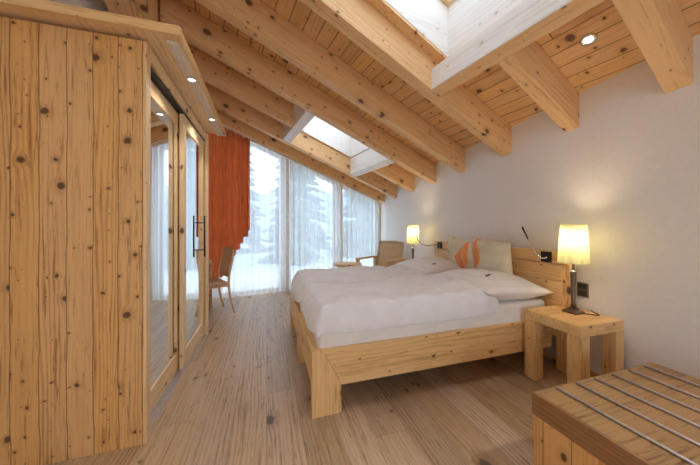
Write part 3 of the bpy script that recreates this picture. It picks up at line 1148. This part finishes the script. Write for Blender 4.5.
duvet('duvet', 0.300, 1.95, YN + 0.004, 2.675, 'puffy white duvet on the near half of the bed, hanging over the front rail', 1.0, True)
duvet('duvet', 0.285, 1.95, 2.69, YF + 0.0, 'puffy white duvet on the far half of the bed, closest to the windows', 2.0, False)


def pillow(name, mat, w, d, h, seed, loc, rot, label, cat, group, power=2.6, pinch=0.08):
    """Sewn cushion shape: local x wide, z tall, y thick (stood up) before rotation."""
    n = 36
    bm = bmesh.new()
    F, Bk = [], []
    for i in range(n + 1):
        f_, b_ = [], []
        for j in range(n + 1):
            u = -1 + 2 * i / n
            v = -1 + 2 * j / n
            x = u * w / 2 * (1 - pinch * (1 - v * v) * abs(u) ** 2)
            z = v * d / 2 * (1 - pinch * (1 - u * u) * abs(v) ** 2)
            pr = max(0.0, (1 - abs(u) ** power) * (1 - abs(v) ** power)) ** 0.62
            nz = noise.noise(Vector((x * 6, z * 6, seed))) * 0.10 + noise.noise(Vector((x * 15, z * 15, seed))) * 0.04
            t = h / 2 * pr * (1 + nz)
            f_.append(bm.verts.new((x, -t - 0.002, z)))
            b_.append(bm.verts.new((x, t + 0.002, z)))
        F.append(f_); Bk.append(b_)
    for g in (F, Bk):
        for i in range(n):
            for j in range(n):
                bm.faces.new((g[i][j], g[i + 1][j], g[i + 1][j + 1], g[i][j + 1]))
    for i in range(n):
        for j in (0, n):
            bm.faces.new((F[i][j], F[i + 1][j], Bk[i + 1][j], Bk[i][j]))
            bm.faces.new((F[j][i], F[j][i + 1], Bk[j][i + 1], Bk[j][i]))
    o = finish(bm, name, mat, None, loc, rot, smooth=True)
    return tag(o, label, cat, group)


# sleeping pillows lie flat: local y (thickness) up
R_FLAT = (-PI / 2 - 0.10, 0, PI / 2)
p1 = pillow('bed_pillow', M['pillow'], 0.86, 0.74, 0.26, 3, (2.145, 2.215, 0.712), (PI / 2 - 0.06, 0, -PI / 2), 'white striped bed pillow on the near half, next to the nightstand', 'pillow', 'bed pillows', pinch=0.02)
p2 = pillow('bed_pillow', M['pillow'], 0.82, 0.74, 0.27, 6, (2.145, 3.12, 0.725), (PI / 2 - 0.06, 0, -PI / 2), 'white striped bed pillow on the far half, towards the far lamp', 'pillow', 'bed pillows')
bpy.context.view_layer.update()
for p_, (mx_, my_) in ((p1, (1.985, 2.02)), (p2, (1.985, 2.86))):
    inv_ = p_.matrix_world.inverted()
    a_ = inv_ @ Vector((mx_, my_, 2.0))
    b_ = inv_.to_3x3() @ Vector((0, 0, -1))
    hit, loc_, nor_, _ = p_.ray_cast(a_, b_.normalized())
    if hit:
        rot_ = Vector((0, 0, 1)).rotation_difference(nor_).to_euler()
        bm = bmesh.new()
        add_box(bm, (-0.012, -0.030, -0.002), (0.012, 0.030, 0.003), 0.001)
        finish(bm, 'embroidered_mark', M['tag'], p_, loc_, rot_)
# standing cushions lean on the headboard
cush = M['cush_a'] = cushion_mat('orange_leaf_cushion_left', 0.07)
M['cush_b'] = cushion_mat('orange_leaf_cushion_right', -0.20)
pillow('throw_cushion', M['cush_a'], 0.52, 0.46, 0.15, 11, (2.35, 2.785, 0.925), (0.22, 0.16, -PI / 2), 'cream cushion with a big orange leaf, behind its twin by the headboard', 'cushion', 'leaf cushions', 3.2, 0.05)
pillow('throw_cushion', M['cush_b'], 0.52, 0.46, 0.15, 14, (2.33, 2.32, 0.935), (0.22, 0.10, -PI / 2), 'cream cushion with an orange leaf only at its edge, nearer the table lamp', 'cushion', 'leaf cushions', 3.2, 0.05)


# ------------------------------------------------------------------ reading lamps on the headboard
def reading_lamp(y, mirror, label, ctrl, head):
    r = thing('reading_lamp', label, 'wall lamp', (2.489, y, 1.015), 0, 'bendable reading lamps')
    box('mount', (-0.03, -0.042, -0.048), (0.0, 0.042, 0.048), M['black_metal'], r, 0.004)
    tube('gooseneck', spline(ctrl, 30), 0.0062, M['chrome'] if mirror > 0 else M['black_metal'], r, 10)
    tube('lamp_head', head, [0.006, 0.0075, 0.008, 0.0085], M['black_metal'], r, 12)
    return r


reading_lamp(1.83, 1, 'thin bendable reading lamp at the near end of the headboard, raised to the left',
             [(-0.028, -0.02, 0.0), (-0.06, 0.0, -0.012), (-0.075, 0.05, 0.02), (-0.08, 0.085, 0.08), (-0.08, 0.13, 0.16)],
             [(-0.08, 0.128, 0.158), (-0.08, 0.15, 0.20), (-0.08, 0.172, 0.24), (-0.08, 0.19, 0.275)])
reading_lamp(3.43, -1, 'thin bendable reading lamp at the far end of the headboard, drooping towards the far lamp',
             [(-0.028, 0.0, 0.0), (-0.06, 0.06, 0.0), (-0.09, 0.22, -0.02), (-0.10, 0.36, 0.0), (-0.10, 0.46, 0.05), (-0.10, 0.50, 0.10)],
             [(-0.10, 0.498, 0.098), (-0.10, 0.51, 0.13), (-0.10, 0.52, 0.16), (-0.10, 0.525, 0.19)])

# ------------------------------------------------------------------ nightstands
NX0, NX1, NY0, NY1, NZ = 2.142, 2.615, 1.335, 1.775, 0.58
ns = thing('nightstand', 'chunky pine block nightstand on four square legs beside the bed, under the near lamp', 'nightstand', ((NX0 + NX1) / 2, (NY0 + NY1) / 2, 0), 0, 'block nightstands')
hw, hd = (NX1 - NX0) / 2, (NY1 - NY0) / 2
box('table_top', (-hw, -hd, NZ - 0.082), (hw, hd, NZ), M['bed_x'], ns, 0.006)
for sx in (-1, 1):
    for sy in (-1, 1):
        xs = sorted((sx * hw, sx * (hw - 0.095)))
        ys = sorted((sy * hd, sy * (hd - 0.095)))
        box('leg', (xs[0], ys[0], 0.0), (xs[1], ys[1], NZ - 0.0825), M['bed_z'], ns, 0.006)


# ------------------------------------------------------------------ table lamps
def table_lamp(loc, label, rz=0.0):
    r = thing('table_lamp', label, 'table lamp', loc, rz, 'cream shaded table lamps')
    lathe('base', [(0.076, 0.0), (0.076, 0.014), (0.068, 0.021), (0.044, 0.03), (0.030, 0.045)], M['dark_metal'], r, square=True)
    lathe('stem', [(0.022, 0.045), (0.015, 0.09), (0.016, 0.20), (0.021, 0.31), (0.022, 0.335), (0.016, 0.345), (0.012, 0.36), (0.010, 0.43)], M['dark_metal'], r, 20)
    lathe('collar', [(0.020, 0.338), (0.031, 0.342), (0.031, 0.350), (0.018, 0.354)], M['chrome'], r, 24)
    bm = bmesh.new()
    prof = [(0.106, 0.415), (0.104, 0.44), (0.091, 0.69), (0.088, 0.732)]
    seg = 40
    rings = []
    for rr, z in prof:
        rings.append([bm.verts.new((rr * math.cos(2 * PI * k / seg), rr * math.sin(2 * PI * k / seg), z)) for k in range(seg)])
    for a, b in zip(rings, rings[1:]):
        for k in range(seg):
            bm.faces.new((a[k], a[(k + 1) % seg], b[(k + 1) % seg], b[k]))
    bmesh.ops.solidify(bm, geom=bm.faces[:], thickness=0.0025)
    finish(bm, 'lamp_shade', M['shade'], r, smooth=True)
    bm = bmesh.new()
    bmesh.ops.create_uvsphere(bm, u_segments=16, v_segments=10, radius=0.03)
    for v in bm.verts:
        v.co.z *= 1.35
    finish(bm, 'bulb', M['bulb'], r, (0, 0, 0.545), smooth=True)
    tube('bulb_holder', [(0, 0, 0.425), (0, 0, 0.51)], 0.013, M['dark_metal'], r, 12)
    light('table_lamp_light', 'POINT', (0, 0, 0.61), LAMP_W, WARM, 0.045, r)
    return r


LAMP_W = 6.0
tl = table_lamp((2.435, 1.575, NZ), 'cream shaded table lamp with dark tapering foot on the near nightstand, by the wall socket')
tube('cord', spline([(0.02, -0.05, 0.008), (0.10, -0.12, 0.006), (0.15, -0.06, 0.006), (0.178, -0.02, 0.006)], 24), 0.004, M['black'], tl, 8)
fl = copy_tree(tl)
fl.location = (2.375, 4.03, NZ)
fl['label'] = 'cream shaded table lamp beyond the far end of the headboard, near the armchair'
fn = copy_tree(ns)
fn.location = (2.375, 4.01, 0)
fn['label'] = 'pine nightstand hidden behind the bed, carrying the far lamp'

# ------------------------------------------------------------------ wall socket
sk = thing('wall_socket', 'grey double wall socket on the white wall right of the lamp foot', 'socket', (XW - 0.001, 1.64, 0.74))
box('cover_plate', (-0.010, -0.044, -0.062), (0.0, 0.044, 0.062), M['socket'], sk, 0.003)
for z in (-0.029, 0.029):
    box('outlet', (-0.0125, -0.034, z - 0.024), (-0.0102, 0.034, z + 0.024), M['socket_dark'], sk, 0.001)

# ------------------------------------------------------------------ luggage bench
bn = thing('luggage_bench', 'low oak luggage bench with steel rods on top, in front of the white wall', 'bench', (1.79, 0.60, 0))
X0, X1, Y0, Y1, ZB = 1.300, 2.30, 0.12, 1.035, 0.45
g = lambda p: (p[0] - 1.79, p[1] - 0.60, p[2])
o = box('bench_top', g((X0 + 0.016, Y0, ZB - 0.108)), g((X1, Y1, ZB)), M['bench_top'], bn, 0.004)
o['label'] = 'oak top board'
box('top_edge', g((X0 - 0.002, Y0, ZB - 0.108)), g((X0 + 0.0155, Y1, ZB)), M['bench_side'], bn, 0.003)
box('bench_body', g((X0 + 0.004, Y0 + 0.03, 0.0)), g((X1 - 0.03, Y1 - 0.005, ZB - 0.1085)), M['bench_body'], bn, 0.003)
for x in (1.446, 1.592, 1.737, 1.880, 2.027, 2.179):
    o = tube('rod', [g((x, Y0 + 0.04, ZB + 0.006)), g((x, Y1 - 0.02, ZB + 0.006))], 0.0062, M['steel'], bn, 12)
    o['label'] = 'thin steel rod'


# ------------------------------------------------------------------ desk and desk chair behind the wardrobe
dk = thing('desk', 'plain wooden desk half hidden behind the wardrobe, by the orange curtain', 'desk', (-1.13, 4.35, 0))
d = lambda p: (p[0] + 1.13, p[1] - 4.35, p[2])
box('desk_top', d((XL + 0.03, 3.72, 0.72)), d((-0.845, 4.80, 0.765)), M['bed_y'], dk, 0.004)
box('side_panel', d((XL + 0.04, 4.755, 0.0)), d((-0.835, 4.799, 0.7195)), M['bed_z'], dk, 0.004)
box('side_panel', d((XL + 0.04, 3.73, 0.0)), d((-0.86, 3.774, 0.7195)), M['bed_z'], dk, 0.004)

ch = thing('desk_chair', 'curved wooden desk chair with tan upholstery in front of the orange curtain', 'chair', (-0.80, 4.42, 0), math.radians(-62))
# local frame: +y is the back of the chair, x across
cw = 0.42


def back_post(sx):
    return spline([(sx * cw / 2, 0.27, 0.0), (sx * cw / 2, 0.215, 0.22), (sx * cw / 2, 0.19, 0.45), (sx * cw / 2, 0.205, 0.62), (sx * cw / 2, 0.245, 0.80), (sx * cw / 2 * 0.98, 0.262, 0.95)], 24)


for sx in (-1, 1):
    pts = back_post(sx)
    tube('leg', pts, [0.013 + 0.006 * math.sin(PI * i / (len(pts) - 1)) for i in range(len(pts))], M['chair_wood'], ch, 10)
    tube('leg', [(sx * (cw / 2 - 0.005), -0.20, 0.0), (sx * (cw / 2 - 0.01), -0.185, 0.44)], [0.013, 0.018], M['chair_wood'], ch, 10)
box('seat_frame', (-cw / 2 + 0.01, -0.20, 0.40), (cw / 2 - 0.01, 0.185, 0.435), M['chair_wood'], ch, 0.006)
bm = bmesh.new()
add_box(bm, (-cw / 2 - 0.005, -0.225, 0.436), (cw / 2 + 0.005, 0.17, 0.485), 0.018, 4)
finish(bm, 'seat', M['upholstery'], ch, smooth=True)
bm = bmesh.new()
nb = 12
gr = []
for i in range(9):
    t = i / 8
    row = []
    for j in range(nb + 1):
        s = -1 + 2 * j / nb
        z = 0.52 + 0.43 * t
        y = 0.195 + 0.065 * (z - 0.5) / 0.45 + 0.03 * (1 - s * s)
        row.append((s * (cw / 2 - 0.02), y, z + (0.02 * (1 - s * s) if i == 8 else 0)))
    gr.append([bm.verts.new(p) for p in row])
for i in range(8):
    for j in range(nb):
        bm.faces.new((gr[i][j], gr[i][j + 1], gr[i + 1][j + 1], gr[i + 1][j]))
bmesh.ops.solidify(bm, geom=bm.faces[:], thickness=0.022)
finish(bm, 'backrest', M['upholstery'], ch, smooth=True)

# ------------------------------------------------------------------ round side table and armchair
st = thing('side_table', 'small round wooden side table between the bed and the windows', 'table', (1.405, 4.66, 0))
lathe('table_top', [(0.245, 0.590), (0.258, 0.594), (0.26, 0.605), (0.26, 0.618), (0.254, 0.624)], M['bed_x'], st, 40)
for k in range(3):
    a = k * 2 * PI / 3 + 0.5
    tube('leg', [(0.20 * math.cos(a), 0.20 * math.sin(a), 0.0), (0.13 * math.cos(a), 0.13 * math.sin(a), 0.5895)], [0.016, 0.022], M['chair_wood'], st, 12)
tube('column', [(0, 0, 0.30), (0, 0, 0.5895)], 0.035, M['bed_z'], st, 14)
box('apron', (-0.12, -0.02, 0.53), (0.12, 0.02, 0.5895), M['bed_x'], st, 0.004)

# armchair faces left and towards the bed: local +y is its back
ac = thing('armchair', 'wooden armchair with tan woven back by the windows in the far corner', 'armchair', (2.10, 4.73, 0), math.radians(-58))
AWD = 0.31
bm = bmesh.new()
gr = []
for i in range(9):
    t = i / 8
    z = 0.42 + 0.58 * t
    row = []
    for j in range(9):
        s = -1 + 2 * j / 8
        wv = AWD - 0.012 - 0.02 * max(0, t - 0.85) * abs(s) * 5
        row.append(bm.verts.new((s * wv, 0.23 + 0.13 * t + 0.02 * (1 - s * s), z - 0.02 * (abs(s) ** 4) * (1 if i == 8 else 0))))
    gr.append(row)
for i in range(8):
    for j in range(8):
        bm.faces.new((gr[i][j], gr[i][j + 1], gr[i + 1][j + 1], gr[i + 1][j]))
bmesh.ops.solidify(bm, geom=bm.faces[:], thickness=0.05)
finish(bm, 'backrest', M['upholstery_beige'], ac, smooth=True)
bm = bmesh.new()
add_box(bm, (-AWD + 0.012, -0.30, 0.36), (AWD - 0.012, 0.215, 0.47), 0.03, 4)
finish(bm, 'seat_cushion', M['seat_grey'], ac, smooth=True)
box('seat_frame', (-AWD + 0.012, -0.31, 0.30), (AWD - 0.012, 0.235, 0.359), M['chair_wood'], ac, 0.005)
for sx in (-1, 1):
    x0, x1 = sorted((sx * (AWD - 0.008), sx * (AWD + 0.045)))
    box('leg', (x0, -0.335, 0.0), (x1, -0.275, 0.655), M['chair_wood'], ac, 0.006)
    box('leg', (x0, 0.235, 0.0), (x1, 0.295, 0.655), M['chair_wood'], ac, 0.006)
    o = box('armrest', (x0 - 0.012, -0.345, 0.656), (x1 + 0.012, 0.30, 0.69), M['chair_wood'], ac, 0.008)
    box('arm_panel', (x0 + 0.018, -0.274, 0.50), (x1 - 0.018, 0.234, 0.655), M['upholstery_beige'], ac, 0.004) if sx > 0 else None
    box('stretcher', (x0 + 0.012, -0.274, 0.31), (x1 - 0.012, 0.234, 0.355), M['chair_wood'], ac, 0.004)


# ------------------------------------------------------------------ outside
bm = bmesh.new()
v = [bm.verts.new(p) for p in (AB(-30, BW + 2.6, -0.25), AB(34, BW + 2.6, -0.25), AB(34, 40, 1.0), AB(-30, 40, 1.0))]
w = [bm.verts.new(q.co + Vector((0, 0, -0.4))) for q in v]
bm.faces.new(v); bm.faces.new(w[::-1])
for i in range(4):
    bm.faces.new((v[i], v[(i + 1) % 4], w[(i + 1) % 4], w[i]))
struct(finish(bm, 'ground', M['snow']))
vs = [AB(A, B, z) for z in (-0.35, -0.06) for A, B in ((-6, BW + 0.13), (8, BW + 0.13), (8, BW + 2.6), (-6, BW + 2.6))]
struct(hexa('terrace', vs, M['terrace'], matrix=Matrix.Translation(AB(1, 7, 0)) @ Matrix.Rotation(PH, 4, 'Z')))
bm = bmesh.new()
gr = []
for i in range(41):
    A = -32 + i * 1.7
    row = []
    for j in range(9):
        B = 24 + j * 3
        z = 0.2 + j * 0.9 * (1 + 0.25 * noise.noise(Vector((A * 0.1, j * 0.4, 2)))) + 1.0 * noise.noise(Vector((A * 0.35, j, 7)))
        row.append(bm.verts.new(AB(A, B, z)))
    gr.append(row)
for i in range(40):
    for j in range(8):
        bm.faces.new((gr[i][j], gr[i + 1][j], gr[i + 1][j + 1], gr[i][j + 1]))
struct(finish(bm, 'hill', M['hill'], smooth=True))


def conifer(A, B, h, r, seed, label):
    rng = random.Random(seed)
    zg = -0.25 + (B - BW - 2.6) * 1.25 / 32
    t = thing('conifer_tree', label, 'tree', AB(A, B, zg), 0, 'conifers outside the windows')
    tube('trunk', [(0, 0, -0.15), (0, 0, h * 0.92)], [0.16, 0.03], M['bark'], t, 10)
    bm = bmesh.new()
    tiers = 24
    for k in range(tiers):
        f = k / (tiers - 1)
        zc = h * (0.08 + 0.88 * f) + rng.uniform(-0.1, 0.1)
        rr = r * (1 - f) ** 0.85 + 0.12
        nb_ = 11
        for b in range(nb_):
            a = 2 * PI * (b + rng.random() * 0.8) / nb_
            L = rr * rng.uniform(0.7, 1.12)
            dz = -L * rng.uniform(0.18, 0.42)
            wd_ = L * rng.uniform(0.20, 0.30)
            ca, sa = math.cos(a), math.sin(a)
            base = Vector((ca * 0.05, sa * 0.05, zc))
            tip = Vector((ca * L, sa * L, zc + dz))
            mid = base.lerp(tip, 0.55) + Vector((0, 0, 0.05 * L))
            side = Vector((-sa, ca, 0)) * wd_
            down = Vector((0, 0, -0.14 * L - 0.05))
            p = [bm.verts.new(q) for q in (base, mid + side, tip, mid - side, mid + down, mid + Vector((0, 0, 0.04)))]
            for tri in ((0, 1, 5), (1, 2, 5), (2, 3, 5), (3, 0, 5), (0, 4, 1), (1, 4, 2), (2, 4, 3), (3, 4, 0)):
                bm.faces.new([p[i] for i in tri])
    finish(bm, 'crown', M['needles'], t)


conifer(-0.6, 11.0, 6.0, 1.25, 1, 'slim conifer outside, seen just right of the orange curtain')
conifer(1.3, 15.0, 8.5, 1.6, 2, 'tall conifer outside, seen through the left sheer curtain')
conifer(3.0, 10.8, 6.4, 1.3, 3, 'conifer outside, seen through the middle sheer curtain')
conifer(5.0, 15.5, 8.5, 1.7, 4, 'tall conifer farther off between the middle and right sheer curtains')
conifer(6.6, 11.6, 5.8, 1.4, 5, 'conifer outside, seen through the right sheer curtain')
conifer(9.9, 14.5, 7.5, 1.7, 6, 'conifer outside beside the white wall end, right of all other trees')

# ------------------------------------------------------------------ sky and sun
world = bpy.data.worlds.new('sky')
S.world = world
world.use_nodes = True
nt = world.node_tree
nt.nodes.clear()
wo = nt.nodes.new('ShaderNodeOutputWorld')
bg = nt.nodes.new('ShaderNodeBackground')
sky = nt.nodes.new('ShaderNodeTexSky')
sky.sky_type = 'HOSEK_WILKIE'
sky.sun_direction = Vector((0.5, -0.55, 0.62)).normalized()
sky.turbidity = 4.0
sky.ground_albedo = 0.6
mx = nt.nodes.new('ShaderNodeMix'); mx.data_type = 'RGBA'
mx.inputs['Factor'].default_value = 0.55
mx.inputs[7].default_value = (0.80, 0.88, 1.0, 1)
nt.links.new(sky.outputs[0], mx.inputs[6])
nt.links.new(mx.outputs[2], bg.inputs[0])
bg.inputs[1].default_value = 4.0
nt.links.new(bg.outputs[0], wo.inputs[0])

# ------------------------------------------------------------------ camera
cam = bpy.data.cameras.new('camera')
cam.sensor_width = 36
cam.lens = 36 * 268 / 700
cam.shift_y = -(232.5 - 226) / 700
cam.clip_start = 0.02
co = bpy.data.objects.new('camera', cam)
co.location = (0, 0, 1.3)
co.rotation_euler = (PI / 2, 0, -0.302)
link(co)
S.camera = co

S.view_settings.view_transform = 'Standard'
S.view_settings.look = 'None'
S.view_settings.gamma = 1.0
S.view_settings.exposure = 0.52
S.view_settings.use_curve_mapping = False
S.cycles.max_bounces = 10
S.cycles.diffuse_bounces = 6
S.cycles.transparent_max_bounces = 16
S.cycles.sample_clamp_indirect = 6.0
S.cycles.use_denoising = True
